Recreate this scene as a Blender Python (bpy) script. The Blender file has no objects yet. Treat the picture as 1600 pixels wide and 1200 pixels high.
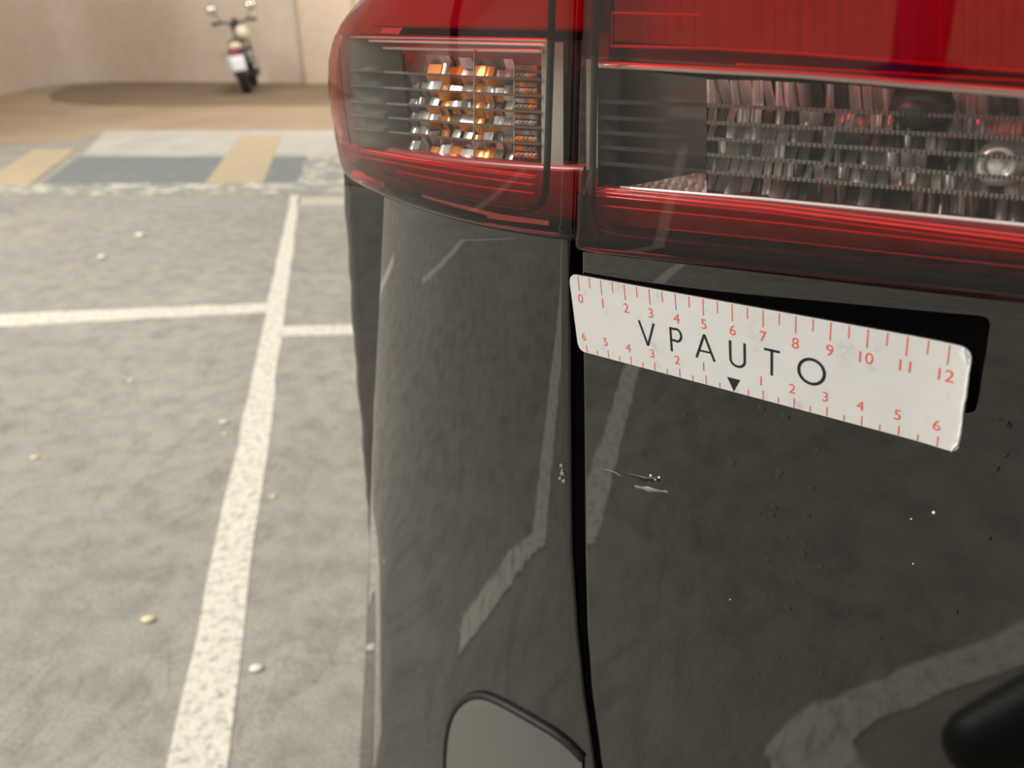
import bpy, bmesh, math, random
import numpy as np
from mathutils import Matrix, Vector

random.seed(7)
SC = bpy.context.scene
COL = SC.collection
# ------------------------------------------------------------------ camera, world, light, exposure
F = 1200.0                       # focal length in pixels of the 1600x1200 frame
PITCH = math.radians(25.3)
CAM = np.array([0.0, 0.0, 0.95])
FWD = np.array([0, math.cos(PITCH), -math.sin(PITCH)])
UPV = np.array([0, math.sin(PITCH), math.cos(PITCH)])
RGT = np.array([1.0, 0, 0])
cd = bpy.data.cameras.new('camera')
cd.sensor_width = 36.0
cd.lens = F / 1600 * 36.0
cd.clip_start = 0.01
cd.dof.use_dof = True
cd.dof.focus_distance = 0.265
cd.dof.aperture_fstop = 12.0
camo = bpy.data.objects.new('camera', cd)
camo.location = CAM
camo.rotation_euler = (math.pi / 2 - PITCH, 0, 0)
COL.objects.link(camo)
SC.camera = camo

w = bpy.data.worlds.new('daylight'); SC.world = w; w.use_nodes = True
bg = w.node_tree.nodes['Background']
bg.inputs['Color'].default_value = (1.0, 0.965, 0.90, 1)
bg.inputs['Strength'].default_value = 0.75

def area(name, loc, target, size, power, col):
    l = bpy.data.lights.new(name, 'AREA'); l.energy = power; l.size = size; l.color = col
    o = bpy.data.objects.new(name, l); o.location = loc
    o.rotation_euler = (Vector(target) - Vector(loc)).to_track_quat('-Z', 'Y').to_euler()
    COL.objects.link(o)
area('left_area_fill', (-7.0, 1.0, 5.0), (-1, 5, 0), 4.0, 900, (1.0, 0.95, 0.87))  # added fill light from the left
area('warm_wall_fill', (-1.0, 8.5, 5.0), (-0.5, 14, 1), 2.0, 290, (1.0, 0.87, 0.74))  # added fill to warm the back wall; no fixture stands there
vs = SC.view_settings
vs.view_transform = 'Standard'; vs.look = 'None'; vs.exposure = 0.0; vs.gamma = 1.0
vs.use_curve_mapping = False

# ------------------------------------------------------------------ helpers
def V(*a): return np.array(a, float)
def ray(px, py):
    return FWD + RGT * ((px - 800) / F) + UPV * ((600 - py) / F)
def project(P):
    d = P - CAM
    z = d @ FWD
    return np.array([800 + F * (d @ RGT) / z, 600 - F * (d @ UPV) / z])
def floor_at(px, py, z=0.0):
    r = ray(px, py)
    return CAM + r * ((z - CAM[2]) / r[2])
def cam2w(x, y, z): return CAM + RGT * x + UPV * y + FWD * z

def mesh_obj(name, verts, faces, mat, parent=None, smooth=True):
    me = bpy.data.meshes.new(name)
    me.from_pydata([tuple(map(float, v)) for v in verts], [], faces)
    me.update()
    if smooth: me.polygons.foreach_set('use_smooth', [True] * len(me.polygons))
    if mat: me.materials.append(mat)
    o = bpy.data.objects.new(name, me); COL.objects.link(o)
    if parent is not None: adopt(o, parent)
    return o
def faced(v, f):
    """turn the faces of an open sheet so that the outside looks away from the car"""
    v = np.asarray(v, float); q = np.array([g[:4] for g in f])
    nrm = np.cross(v[q[:, 2]] - v[q[:, 0]], v[q[:, 3]] - v[q[:, 1]])
    c = v[q].mean(1)
    if ((nrm * (CAM - c)).sum(1)).sum() < 0: f = [tuple(g[::-1]) for g in f]
    return v, f
def adopt(o, parent):
    o.parent = parent
    if parent.type == 'EMPTY':
        o.matrix_parent_inverse = Matrix.Translation(parent.location).inverted()
def tag(o, label, cat, group=None, kind=None):
    o['label'] = label; o['category'] = cat
    if group: o['group'] = group
    if kind: o['kind'] = kind
    return o
def structure(o, label=None):
    o['kind'] = 'structure'
    if label: o['label'] = label
    return o
def empty(name, loc):
    o = bpy.data.objects.new(name, None); o.location = loc; o.empty_display_size = 0.05
    COL.objects.link(o); return o

def resample(pts, n):
    pts = np.asarray(pts, float)
    d = np.r_[0, np.cumsum(np.linalg.norm(np.diff(pts, axis=0), axis=1))]
    t = np.linspace(0, d[-1], n)
    return np.c_[[np.interp(t, d, pts[:, k]) for k in range(pts.shape[1])]].T
def smoothpoly(pts, it=2):
    pts = [np.asarray(p, float) for p in pts]
    for _ in range(it):
        q = [pts[0]]
        for a, b in zip(pts[:-1], pts[1:]):
            q += [a * .75 + b * .25, a * .25 + b * .75]
        q.append(pts[-1]); pts = q
    return np.array(pts)

def grid_mesh(P):
    """P: array (ny,nx,3) -> verts, faces"""
    ny, nx = P.shape[:2]
    v = P.reshape(-1, 3)
    f = [(j * nx + i, j * nx + i + 1, (j + 1) * nx + i + 1, (j + 1) * nx + i) for j in range(ny - 1) for i in range(nx - 1)]
    return v, f

def tube(pts, r, seg=8, closed=False, cap=True):
    pts = np.asarray(pts, float); n = len(pts)
    rr = np.full(n, r) if np.isscalar(r) else np.asarray(r, float)
    T = np.gradient(pts, axis=0)
    if closed: T = np.roll(pts, -1, 0) - np.roll(pts, 1, 0)
    T /= np.linalg.norm(T, axis=1)[:, None] + 1e-12
    ref = V(0, 0, 1) if abs(T[0][2]) < .9 else V(1, 0, 0)
    verts = []; faces = []
    for i in range(n):
        a = np.cross(T[i], ref); a /= np.linalg.norm(a) + 1e-12
        b = np.cross(a, T[i]); ref = b
        for k in range(seg):
            th = 2 * math.pi * k / seg
            verts.append(pts[i] + rr[i] * (a * math.cos(th) + b * math.sin(th)))
    m = n if closed else n - 1
    for i in range(m):
        j = (i + 1) % n
        for k in range(seg):
            l = (k + 1) % seg
            faces.append((i * seg + k, i * seg + l, j * seg + l, j * seg + k))
    if cap and not closed:
        faces.append(tuple(range(seg))[::-1]); faces.append(tuple((n - 1) * seg + k for k in range(seg)))
    return verts, faces
def merge(*parts):
    v = []; f = []
    for a, b in parts:
        o = len(v); v += list(a); f += [tuple(i + o for i in q) for q in b]
    return v, f
def ellipsoid(c, r, nu=16, nv=10, M=None):
    c = np.asarray(c, float); v = []; f = []
    for j in range(nv + 1):
        ph = math.pi * j / nv
        for i in range(nu):
            th = 2 * math.pi * i / nu
            p = V(r[0] * math.sin(ph) * math.cos(th), r[1] * math.sin(ph) * math.sin(th), r[2] * math.cos(ph))
            if M is not None: p = M @ p
            v.append(c + p)
    for j in range(nv):
        for i in range(nu):
            k = (i + 1) % nu
            f.append((j * nu + i, (j + 1) * nu + i, (j + 1) * nu + k, j * nu + k))
    return v, f
def boxm(c, s, bev=0.0):
    bm = bmesh.new(); bmesh.ops.create_cube(bm, size=1)
    for q in bm.verts: q.co = Vector((q.co.x * s[0] + c[0], q.co.y * s[1] + c[1], q.co.z * s[2] + c[2]))
    if bev: bmesh.ops.bevel(bm, geom=bm.edges[:], offset=bev, segments=2, affect='EDGES', profile=.5)
    bm.verts.index_update()
    v = [np.array(q.co) for q in bm.verts]; f = [tuple(q.index for q in g.verts) for g in bm.faces]
    bm.free(); return v, f

# ------------------------------------------------------------------ materials
class NT:
    def __init__(s, name):
        s.m = bpy.data.materials.new(name); s.m.use_nodes = True
        s.t = s.m.node_tree; s.n = s.t.nodes; s.n.clear()
        s.out = s.n.new('ShaderNodeOutputMaterial')
    def node(s, typ, **kw):
        n = s.n.new(typ)
        for k, val in kw.items():
            if k.startswith('i_'): n.inputs[int(k[2:])].default_value = val
            elif hasattr(n, k): setattr(n, k, val)
        return n
    def link(s, a, b): s.t.links.new(a, b)
def rgba(c): return (c[0], c[1], c[2], 1)
def principled(name, col, rough=.5, metal=0., ior=1.5, spec=None, coat=0., trans=0., alpha=1.):
    t = NT(name); p = t.node('ShaderNodeBsdfPrincipled')
    p.inputs['Base Color'].default_value = rgba(col); p.inputs['Roughness'].default_value = rough
    p.inputs['Metallic'].default_value = metal; p.inputs['IOR'].default_value = ior
    p.inputs['Coat Weight'].default_value = coat; p.inputs['Transmission Weight'].default_value = trans
    t.link(p.outputs[0], t.out.inputs[0]); t.p = p
    return t
def noise(t, scale, detail=4, rough=.55, coord='Object', vec_scale=None, dist=0.):
    tc = t.node('ShaderNodeTexCoord'); mp = t.node('ShaderNodeMapping')
    if vec_scale: mp.inputs['Scale'].default_value = vec_scale
    n = t.node('ShaderNodeTexNoise')
    n.inputs['Scale'].default_value = scale; n.inputs['Detail'].default_value = detail
    n.inputs['Roughness'].default_value = rough; n.inputs['Distortion'].default_value = dist
    t.link(tc.outputs[coord], mp.inputs['Vector']); t.link(mp.outputs[0], n.inputs['Vector'])
    return n
def ramp(t, src, stops):
    r = t.node('ShaderNodeValToRGB'); e = r.color_ramp.elements
    while len(e) < len(stops): e.new(.5)
    for q, (pos, c) in zip(e, stops):
        q.position = pos; q.color = rgba(c) if len(c) == 3 else c
    t.link(src, r.inputs[0]); return r
def mixc(t, fac, a, b, mode='MIX'):
    m = t.node('ShaderNodeMix', data_type='RGBA', blend_type=mode)
    for sock, val in ((m.inputs[0], fac), (m.inputs[6], a), (m.inputs[7], b)):
        if hasattr(val, 'is_linked'): t.link(val, sock)
        elif isinstance(val, (int, float)): sock.default_value = val
        else: sock.default_value = rgba(val)
    return m.outputs[2]
def bump(t, src, strength, dist):
    b = t.node('ShaderNodeBump'); b.inputs['Strength'].default_value = strength; b.inputs['Distance'].default_value = dist
    t.link(src, b.inputs['Height']); t.link(b.outputs[0], t.p.inputs['Normal'])

def mat_paint():
    t = principled('black_paint', (.0045, .0040, .0035), .03, 0, 1.88)
    n = noise(t, 60, 3); n2 = noise(t, 9, 4)
    r = ramp(t, n2.outputs[0], [(.35, (.012, .012, .012)), (.75, (.045, .045, .045))])
    t.link(r.outputs[0], t.p.inputs['Roughness'])
    bump(t, n.outputs[0], .02, .0005)
    return t.m
def mat_floor():
    t = principled('worn_asphalt', (.25, .24, .22), .85)
    a = noise(t, 1.3, 6, .6); b = noise(t, 14, 5, .65); c = noise(t, 160, 3, .7); d = noise(t, 2.6, 8, .6, vec_scale=(1, .5, 1), dist=1.2)
    c1 = ramp(t, a.outputs[0], [(.3, (.30, .287, .256)), (.5, (.345, .328, .29)), (.72, (.40, .382, .336))]).outputs[0]
    c2 = ramp(t, b.outputs[0], [(.3, (.72, .72, .73)), (.55, (1, 1, 1)), (.75, (1.1, 1.09, 1.06))]).outputs[0]
    c3 = ramp(t, c.outputs[0], [(.3, (.72, .72, .72)), (.5, (1, 1, 1)), (.72, (1.2, 1.19, 1.16))]).outputs[0]
    crack = ramp(t, d.outputs[0], [(.485, (1, 1, 1)), (.5, (.84, .83, .82)), (.515, (1, 1, 1))]).outputs[0]
    x = mixc(t, 1., c1, c2, 'MULTIPLY'); x = mixc(t, 1., x, c3, 'MULTIPLY'); x = mixc(t, 1., x, crack, 'MULTIPLY')
    t.link(x, t.p.inputs['Base Color'])
    bump(t, c.outputs[0], .5, .002)
    return t.m
def mat_floor_paint(name, col, base, wear=.42, scale=55, soft=.08, dark=.8):
    t = principled(name, col, .7)
    a = noise(t, scale, 5, .7); b = noise(t, 4, 4, .6); c = noise(t, 150, 3, .7)
    shade = ramp(t, c.outputs[0], [(.3, (dark, dark, dark)), (.65, (1, 1, 1))]).outputs[0]
    m = ramp(t, a.outputs[0], [(wear - soft, (0, 0, 0)), (wear + soft, (1, 1, 1))]).outputs[0]
    x = mixc(t, m, base, col)
    x = mixc(t, 1., x, shade, 'MULTIPLY')
    t.link(x, t.p.inputs['Base Color']); bump(t, a.outputs[0], .3, .001)
    return t.m
def mat_mottled(name, col, col2):
    t = principled(name, col, .8)
    a = noise(t, 1.1, 6, .65)
    t.link(ramp(t, a.outputs[0], [(.3, col2), (.65, col)]).outputs[0], t.p.inputs['Base Color'])
    return t.m
def mat_wall(name, c1, c2, c3):
    t = principled(name, c1, .8)
    a = noise(t, .7, 5, .55, vec_scale=(1, 1, .5)); b = noise(t, 8, 4)
    x = ramp(t, a.outputs[0], [(.3, c1), (.52, c2), (.75, c3)]).outputs[0]
    y = ramp(t, b.outputs[0], [(.3, (.93, .93, .93)), (.7, (1.03, 1.03, 1.03))]).outputs[0]
    t.link(mixc(t, 1., x, y, 'MULTIPLY'), t.p.inputs['Base Color'])
    return t.m
def mat_lens(name, tint, rough=.02, spec=1.45, peel=0.):
    t = NT(name)
    g = t.node('ShaderNodeBsdfGlossy'); g.inputs['Color'].default_value = (1, 1, 1, 1); g.inputs['Roughness'].default_value = rough
    tr = t.node('ShaderNodeBsdfTransparent'); tr.inputs['Color'].default_value = rgba(tint)
    lw = t.node('ShaderNodeLayerWeight'); lw.inputs['Blend'].default_value = .5
    pw = t.node('ShaderNodeMath', operation='POWER'); t.link(lw.outputs['Facing'], pw.inputs[0]); pw.inputs[1].default_value = 5.
    fr = t.node('ShaderNodeMath', operation='MULTIPLY_ADD'); t.link(pw.outputs[0], fr.inputs[0]); fr.inputs[1].default_value = .8; fr.inputs[2].default_value = .047
    mx = t.node('ShaderNodeMixShader')
    t.link(fr.outputs[0], mx.inputs[0]); t.link(tr.outputs[0], mx.inputs[1]); t.link(g.outputs[0], mx.inputs[2])
    t.link(mx.outputs[0], t.out.inputs[0])
    return t.m
def mat_ruler():
    t = principled('white_ruler_film', (.80, .80, .785), .38)
    a = noise(t, 45, 6, .7); b = noise(t, 220, 3, .6)
    x = ramp(t, a.outputs[0], [(.30, (.48, .48, .47)), (.42, (.68, .685, .68)), (.7, (.73, .735, .73))]).outputs[0]
    y = ramp(t, b.outputs[0], [(.26, (.86, .86, .85)), (.36, (1, 1, 1))]).outputs[0]
    t.link(mixc(t, 1., x, y, 'MULTIPLY'), t.p.inputs['Base Color'])
    return t.m

PAINT = mat_paint()
M = dict(
    floor=mat_floor(),
    white_line=mat_floor_paint('worn_white_paint', (.78, .75, .66), (.38, .36, .315), .42, 60, .10),
    pale_line=mat_floor_paint('faded_pale_paint', (.62, .58, .46), (.42, .40, .34), .46, 30, .15),
    white_area=mat_floor_paint('worn_white_area_paint', (.56, .55, .51), (.42, .38, .31), .44, 3, .2),
    blue_area=mat_floor_paint('blue_grey_floor_paint', (.205, .225, .225), (.30, .29, .26), .36, 5, .12),
    tan_area=mat_floor_paint('tan_floor_paint', (.54, .43, .27), (.44, .38, .28), .40, 5, .15),
    chipped_edge=mat_floor_paint('chipped_white_edge_paint', (.74, .70, .58), (.33, .32, .29), .55, 7, .04),
    brown=mat_mottled('brown_stained_concrete', (.40, .30, .20), (.30, .22, .14)),
    dark_brown=mat_mottled('dark_brown_floor', (.215, .155, .095), (.16, .115, .07)),
    wall=mat_wall('warm_plaster', (.56, .46, .37), (.63, .545, .47), (.69, .62, .55)),
    pilaster=mat_wall('cream_plaster', (.64, .53, .41), (.68, .57, .45), (.71, .61, .49)),
    lens_clear=mat_lens('clear_lens', (.97, .97, .96)),
    lens_red=mat_lens('red_lens', (.60, .028, .036)),
    lens_pink=mat_lens('pink_lens_rim', (.80, .38, .38)),
    lens_smoke=mat_lens('dark_red_lens', (.50, .085, .085)),
    housing=principled('dark_lamp_housing', (.035, .033, .030), .35).m,
    housing_grey=principled('grey_lamp_liner', (.33, .315, .28), .3).m,
    housing_mid=principled('smoke_lamp_liner', (.07, .067, .060), .25).m,
    chrome=principled('lamp_chrome', (.98, .97, .95), .20, .40).m,
    chrome_dull=principled('dull_lamp_chrome', (.66, .645, .61), .2, .4).m,
    chrome_dark=principled('dark_lamp_chrome', (.26, .25, .225), .2, .4).m,
    amber=principled('amber_reflector', (1.0, .37, .05), .2, .25).m,
    amber_glow=principled('amber_bulb_glass', (.9, .25, .02), .15).m,
    red_back=principled('red_reflector', (.62, .03, .035), .25).m,
    red_bright=principled('bright_red_edge', (.95, .03, .035), .18).m,
    red_dark=principled('dark_red_liner', (.34, .04, .042), .3).m,
    rib=principled('clear_rib_plastic', (.40, .31, .26), .22, .2).m,
    rib_grey=principled('grey_rib_plastic', (.48, .46, .42), .2, .2).m,
    rib_mid=principled('pale_rib_plastic', (.34, .33, .30), .2, .2).m,
    rib_dim=principled('dim_rib_plastic', (.20, .19, .17), .25).m,
    gasket=principled('black_gasket', (.012, .011, .010), .4).m,
    seal=principled('black_rubber_seal', (.004, .004, .004), .6).m,
    plastic=principled('black_plastic', (.015, .015, .015), .45).m,
    bumper=principled('grey_bumper_plastic', (.10, .10, .092), .22, 0, 1.7).m,
    ruler=mat_ruler(), magnet=principled('black_magnet_sheet', (.006, .006, .006), .6).m,
    print_red=principled('red_print', (.80, .13, .07), .45).m,
    print_black=principled('black_print', (.012, .013, .018), .45).m,
    paper=principled('torn_film_edge', (.85, .85, .84), .5).m,
    scuff=principled('white_scuff', (.20, .195, .18), .6).m,
    gash=principled('dark_gash', (.003, .003, .003), .5).m,
    leaf=principled('dry_pale_litter', (.80, .70, .48), .5).m,
    leaf2=principled('white_litter', (.85, .82, .74), .5).m,
    rubber=principled('tyre_rubber', (.018, .017, .016), .75).m,
    metal=principled('bike_metal', (.35, .34, .33), .3, 1.).m,
    bike_black=principled('bike_black', (.02, .019, .018), .4).m,
    bike_cream=principled('bike_cream_paint', (.80, .70, .52), .25).m,
    bike_red=principled('bike_red_lens', (.75, .02, .04), .25).m,
    plate=principled('white_plate', (.82, .86, .90), .35).m,
    plate_blue=principled('blue_plate_band', (.10, .2, .6), .4).m,
    mirror=principled('mirror_glass', (.9, .86, .78), .05, 1.).m,
)

# ------------------------------------------------------------------ car body surfaces
PSI = math.radians(38.5); TILT = math.tan(math.radians(7.0))
U = V(math.cos(PSI), -math.sin(PSI), 0); N = V(-math.sin(PSI), -math.cos(PSI), 0); Z = V(0, 0, 1)
# ruler pose measured from its tick marks (camera space)
rTL = cam2w(.0232, .0382, .2697); rTR = cam2w(.1088, .0101, .1904); rBL = cam2w(.0280, .0116, .2843)
RX = (rTR - rTL) / 12.0; RY = rBL - rTL
RNRM = np.cross(RX, RY); RNRM /= np.linalg.norm(RNRM)
if RNRM @ (CAM - rTL) < 0: RNRM = -RNRM
O = rTL + RX * 0.0 + RY * .5 - RNRM * .0016

def solve_px(fun, px, py, x0):
    x = np.array(x0, float)
    for _ in range(40):
        p = project(fun(*x)); e = V(px, py) - p
        if np.abs(e).max() < 1e-3: break
        h = 1e-5
        J = np.c_[(project(fun(x[0] + h, x[1])) - p) / h, (project(fun(x[0], x[1] + h)) - p) / h]
        st = np.linalg.lstsq(J, e, rcond=None)[0]
        m = np.abs(st).max()
        x = x + st * min(1, .04 / (m + 1e-9))
    return x

def hatch(u, z, off=0.):
    n = TILT * z - .06 * max(u, 0) ** 2
    q = min(max(u / .075, 0.), 1.)                       # the gap edge is turned in a little: slope fades out to the right
    n += .090 * (u if u < 0 else .075 * (q - q ** 3 + q ** 4 * .5))
    if z < -.14: n += .35 * (z + .14) ** 2
    return O + u * U + z * Z + (n + off) * N
def h_uv(px, py, off=0.): return solve_px(lambda u, z: hatch(u, z, off), px, py, (0.03, 0))
def h_pt(px, py, off=0.): return hatch(*h_uv(px, py, off), off)

class Corner:
    """vertical body surface that runs left from the gap and turns the rear corner; silhouette follows given pixels"""
    def __init__(s, u0, th0, th1, Rc, sil, noff, zr, tight_end=86., lean=None):
        s.u0, s.th0, s.th1, s.Rc, s.noff, s.te, s.lean = u0, math.radians(th0), math.radians(th1), Rc, noff, math.radians(tight_end), lean
        s.zs = np.linspace(zr[0], zr[1], 60); s.Ls = np.zeros(60)
        sx = [p[1] for p in sil]; sy = [p[0] for p in sil]
        for i, z in enumerate(s.zs):
            lo, hi = .02, .30
            for _ in range(34):
                L = (lo + hi) / 2
                P = s.outer(L, z)
                if P[0] > np.interp(P[1], sy, sx): lo = L
                else: hi = L
            s.Ls[i] = L
    def base_n(s, z):
        n = TILT * z
        if z < -.14: n += .35 * (z + .14) ** 2
        return n + s.noff + (s.lean(z) if s.lean else 0)
    def prof(s, ss, L, off=0.):
        n = 48
        t = (np.arange(n) + .5) / n * ss
        T = np.where(t < L, s.th0 + (s.th1 - s.th0) * (np.clip(t, -.05, L) / L), np.minimum(s.th1 + (t - L) / s.Rc, s.te))
        du = -np.cos(T).sum() * ss / n; dn = -np.sin(T).sum() * ss / n
        te = s.th0 + (s.th1 - s.th0) * (max(ss, 0) / L) if ss < L else min(s.th1 + (ss - L) / s.Rc, s.te)
        return du - off * math.sin(te), dn + off * math.cos(te)
    def at(s, ss, z, L, off=0.):
        du, dn = s.prof(ss, L, off)
        return O + (s.u0 + du) * U + z * Z + (s.base_n(z) + dn) * N
    def outer(s, L, z):
        best = None
        for k in np.linspace(0, 1, 9):
            p = project(s.at(L + k * s.Rc * (s.te - s.th1), z, L))
            if best is None or p[0] < best[0]: best = p
        return best
    def L(s, z): return np.interp(z, s.zs, s.Ls)
    flute = 0.
    def __call__(s, ss, z, off=0.):
        L = s.L(z)
        if s.flute:
            k = min(max((-.16 - z) / .16, 0), 1); k = k * k * (3 - 2 * k)
            off = off - s.flute * k * math.exp(-((ss / L - .80) / .11) ** 2)
        return s.at(ss, z, L, off)
    def uv(s, px, py, off=0., g=(.04, 0)):
        return solve_px(lambda a, z: s(a, z, off), px, py, g)
    def pt(s, px, py, off=0.): return s(*s.uv(px, py, off), off)

uG = h_uv(893, 620)[0]
quarter = Corner(uG, -1.5, 31, .018,
                 [(290, 600), (480, 592), (640, 584), (860, 577), (1050, 569), (1200, 561), (1500, 545)], -.0022, (-.66, .25))
quarter.flute = -.003
lampo = Corner(uG, 3, 30, .022,
               [(-200, 640), (-60, 605), (0, 563), (30, 536), (60, 521), (100, 513), (150, 514), (200, 521), (240, 528), (275, 538), (400, 560)], .007, (-.05, .22))

def sheet(fun, top, bot, nx, ny, skirt=.012, r=.0022, edges='tblr', off=0., back=True):
    """panel between two (a,z) polylines on a surface fun(a,z,off), rounded edges and return flanges"""
    top = resample(top, nx); bot = resample(bot, nx)
    t = np.linspace(0, 1, ny)[:, None, None]
    G = top[None] * (1 - t) + bot[None] * t            # ny,nx,2
    offs = np.zeros((ny, nx))
    ring = [(math.sin(q) * r, -(1 - math.cos(q)) * r) for q in (.4, .8, 1.2, math.pi / 2)]
    ring += [(r, -r - .004), (r, -skirt)]
    def ext(G, offs, axis, front):
        for d, o in ring:
            if axis == 0:
                e = G0[0] - G0[1] if front else G0[-1] - G0[-2]
                b = G0[0] if front else G0[-1]; ob = 0
            else:
                e = G0[:, 0] - G0[:, 1] if front else G0[:, -1] - G0[:, -2]
                b = G0[:, 0] if front else G0[:, -1]
            e = e / (np.linalg.norm(e, axis=-1, keepdims=True) + 1e-12)
            row = b + e * d
            oo = (offs0[0] if front else offs0[-1]) if axis == 0 else (offs0[:, 0] if front else offs0[:, -1])
            oo = oo + o
            if axis == 0:
                G = np.concatenate([row[None], G], 0) if front else np.concatenate([G, row[None]], 0)
                offs = np.concatenate([oo[None], offs], 0) if front else np.concatenate([offs, oo[None]], 0)
            else:
                G = np.concatenate([row[:, None], G], 1) if front else np.concatenate([G, row[:, None]], 1)
                offs = np.concatenate([oo[:, None], offs], 1) if front else np.concatenate([offs, oo[:, None]], 1)
        return G, offs
    for key, ax, fr in (('t', 0, True), ('b', 0, False), ('l', 1, True), ('r', 1, False)):
        if key in edges:
            G0, offs0 = G, offs
            G, offs = ext(G, offs, ax, fr)
    offs = np.maximum(offs, -skirt)
    P = np.array([[fun(G[j, i, 0], G[j, i, 1], off + offs[j, i]) for i in range(G.shape[1])] for j in range(G.shape[0])])
    return faced(*grid_mesh(P))

def panel(name, mat, parent, fun, top, bot, nx, ny, **k):
    v, f = sheet(fun, top, bot, nx, ny, **k)
    # make faces point towards the viewer side
    return mesh_obj(name, v, f, mat, parent)

car = empty('car', (O[0], O[1], 0.0))
tag(car, 'glossy black car, close-up of rear corner with red tail lights', 'car')
H = lambda px, py, off=0.: h_uv(px, py, off)
Q = lambda px, py, off=0.: quarter.uv(px, py, off)
LQ = lambda px, py, off=0.: lampo.uv(px, py, off)

# ---- tailgate
zt = h_uv(1600, 470)[1]
gap_r = [(913, 392), (913, 470), (915, 600), (916, 740), (917, 860), (920, 980), (927, 1080), (943, 1200)]
gr = np.array([H(*p) for p in gap_r])
gz = gr[::-1, 1]; gu = gr[::-1, 0]
def gap_u(z): return np.interp(z, gz, gu) if z > gz[0] else gu[0] + (gz[0] - z) * .25
top_px = [(914, 391), (1000, 399), (1105, 411), (1330, 436), (1600, 468)]
tp = [H(*p) for p in top_px]; e = tp[-1] - tp[-2]; sl_ = e[1] / e[0]; tp.append(np.array([.35, tp[-1][1] + sl_ * (.35 - tp[-1][0]) * .7])); tp.append(np.array([1.15, tp[-1][1]]))
zb = -.62
tailgate_rows = 64
def tail_sheet():
    kk = np.linspace(0, 1, 96) ** 2.3; tpa = np.array(tp)
    uu = tpa[0, 0] + (tpa[-1, 0] - tpa[0, 0]) * kk
    top = np.c_[uu, np.interp(uu, tpa[:, 0], tpa[:, 1])]
    ny = 64; G = np.zeros((ny, 96, 2))
    for j in range(ny):
        t = j / (ny - 1)
        for i in range(96):
            z = top[i, 1] * (1 - t) + zb * t
            ul = gap_u(z); ur = top[-1, 0]
            k = (top[i, 0] - top[0, 0]) / (top[-1, 0] - top[0, 0])
            G[j, i] = (ul + (ur - ul) * k, z)
    return G
def sheet_grid(fun, G, **k):
    """same as sheet but from a ready (ny,nx,2) grid: only left/top flanges by resampling"""
    r = k.get('r', .002); skirt = k.get('skirt', .012); offs = np.zeros(G.shape[:2])
    ring = [(math.sin(q) * r, -(1 - math.cos(q)) * r) for q in (.4, .8, 1.2, math.pi / 2)] + [(r, -r - .004), (r, -skirt)]
    for key in k.get('edges', 'tl'):
        G0, F0 = G, offs
        for d, o in ring:
            if key in 'tb':
                a, b = (0, 1) if key == 't' else (-1, -2)
                e = G0[a] - G0[b]; e = e / (np.linalg.norm(e, axis=-1, keepdims=True) + 1e-12)
                row = (G0[a] + e * d)[None]; oo = (F0[a] + o)[None]
                G = np.concatenate([row, G] if key == 't' else [G, row], 0); offs = np.concatenate([oo, offs] if key == 't' else [offs, oo], 0)
            else:
                a, b = (0, 1) if key == 'l' else (-1, -2)
                e = G0[:, a] - G0[:, b]; e = e / (np.linalg.norm(e, axis=-1, keepdims=True) + 1e-12)
                row = (G0[:, a] + e * d)[:, None]; oo = (F0[:, a] + o)[:, None]
                G = np.concatenate([row, G] if key == 'l' else [G, row], 1); offs = np.concatenate([oo, offs] if key == 'l' else [offs, oo], 1)
    offs = np.maximum(offs, -skirt)
    P = np.array([[fun(G[j, i, 0], G[j, i, 1], offs[j, i] + k.get('off', 0.)) for i in range(G.shape[1])] for j in range(G.shape[0])])
    return faced(*grid_mesh(P))
v, f = sheet_grid(hatch, tail_sheet(), r=.0016, edges='tl', skirt=.014)
tailgate = mesh_obj('tailgate', v, f, PAINT, car)

# ---- quarter panel (right edge = gap, top = under the lamp, left = turns the corner)
gl = np.array([Q(*p) for p in [(884, 372), (885, 470), (886, 600), (887, 740), (889, 860), (897, 980), (908, 1080), (926, 1200)]])
def q_edge(z): return np.interp(z, gl[::-1, 1], gl[::-1, 0]) if z > gl[-1, 1] else gl[-1, 0] + (z - gl[-1, 1]) * .25
qt = np.array([Q(*p) for p in [(884, 371), (850, 366), (800, 359), (740, 349), (690, 336), (650, 323), (615, 308)]])
zc = qt[-1, 1] + .002
def q_top(s): return np.interp(s, qt[:, 0], qt[:, 1])
def quarter_grid(nx=70, ny=80):
    G = np.zeros((ny, nx, 2))
    for i in range(nx):
        k = i / (nx - 1)
        for j in range(ny):
            t = j / (ny - 1)
            for it in range(3):
                if it == 0: z = 0
                s1 = quarter.L(z) + .018 * 1.08 + .012
                s0 = q_edge(z)
                kk = k
                ss = s1 * (1 - kk) + s0 * kk
                z = (q_top(ss) if ss < qt[-1, 0] else zc) * (1 - t) + zb * t
            G[j, i] = (ss, z)
    return G
v, f = sheet_grid(quarter, quarter_grid(), r=.0016, edges='tr', skirt=.014)
qpanel = mesh_obj('quarter_panel', v, f, PAINT, car)

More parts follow.
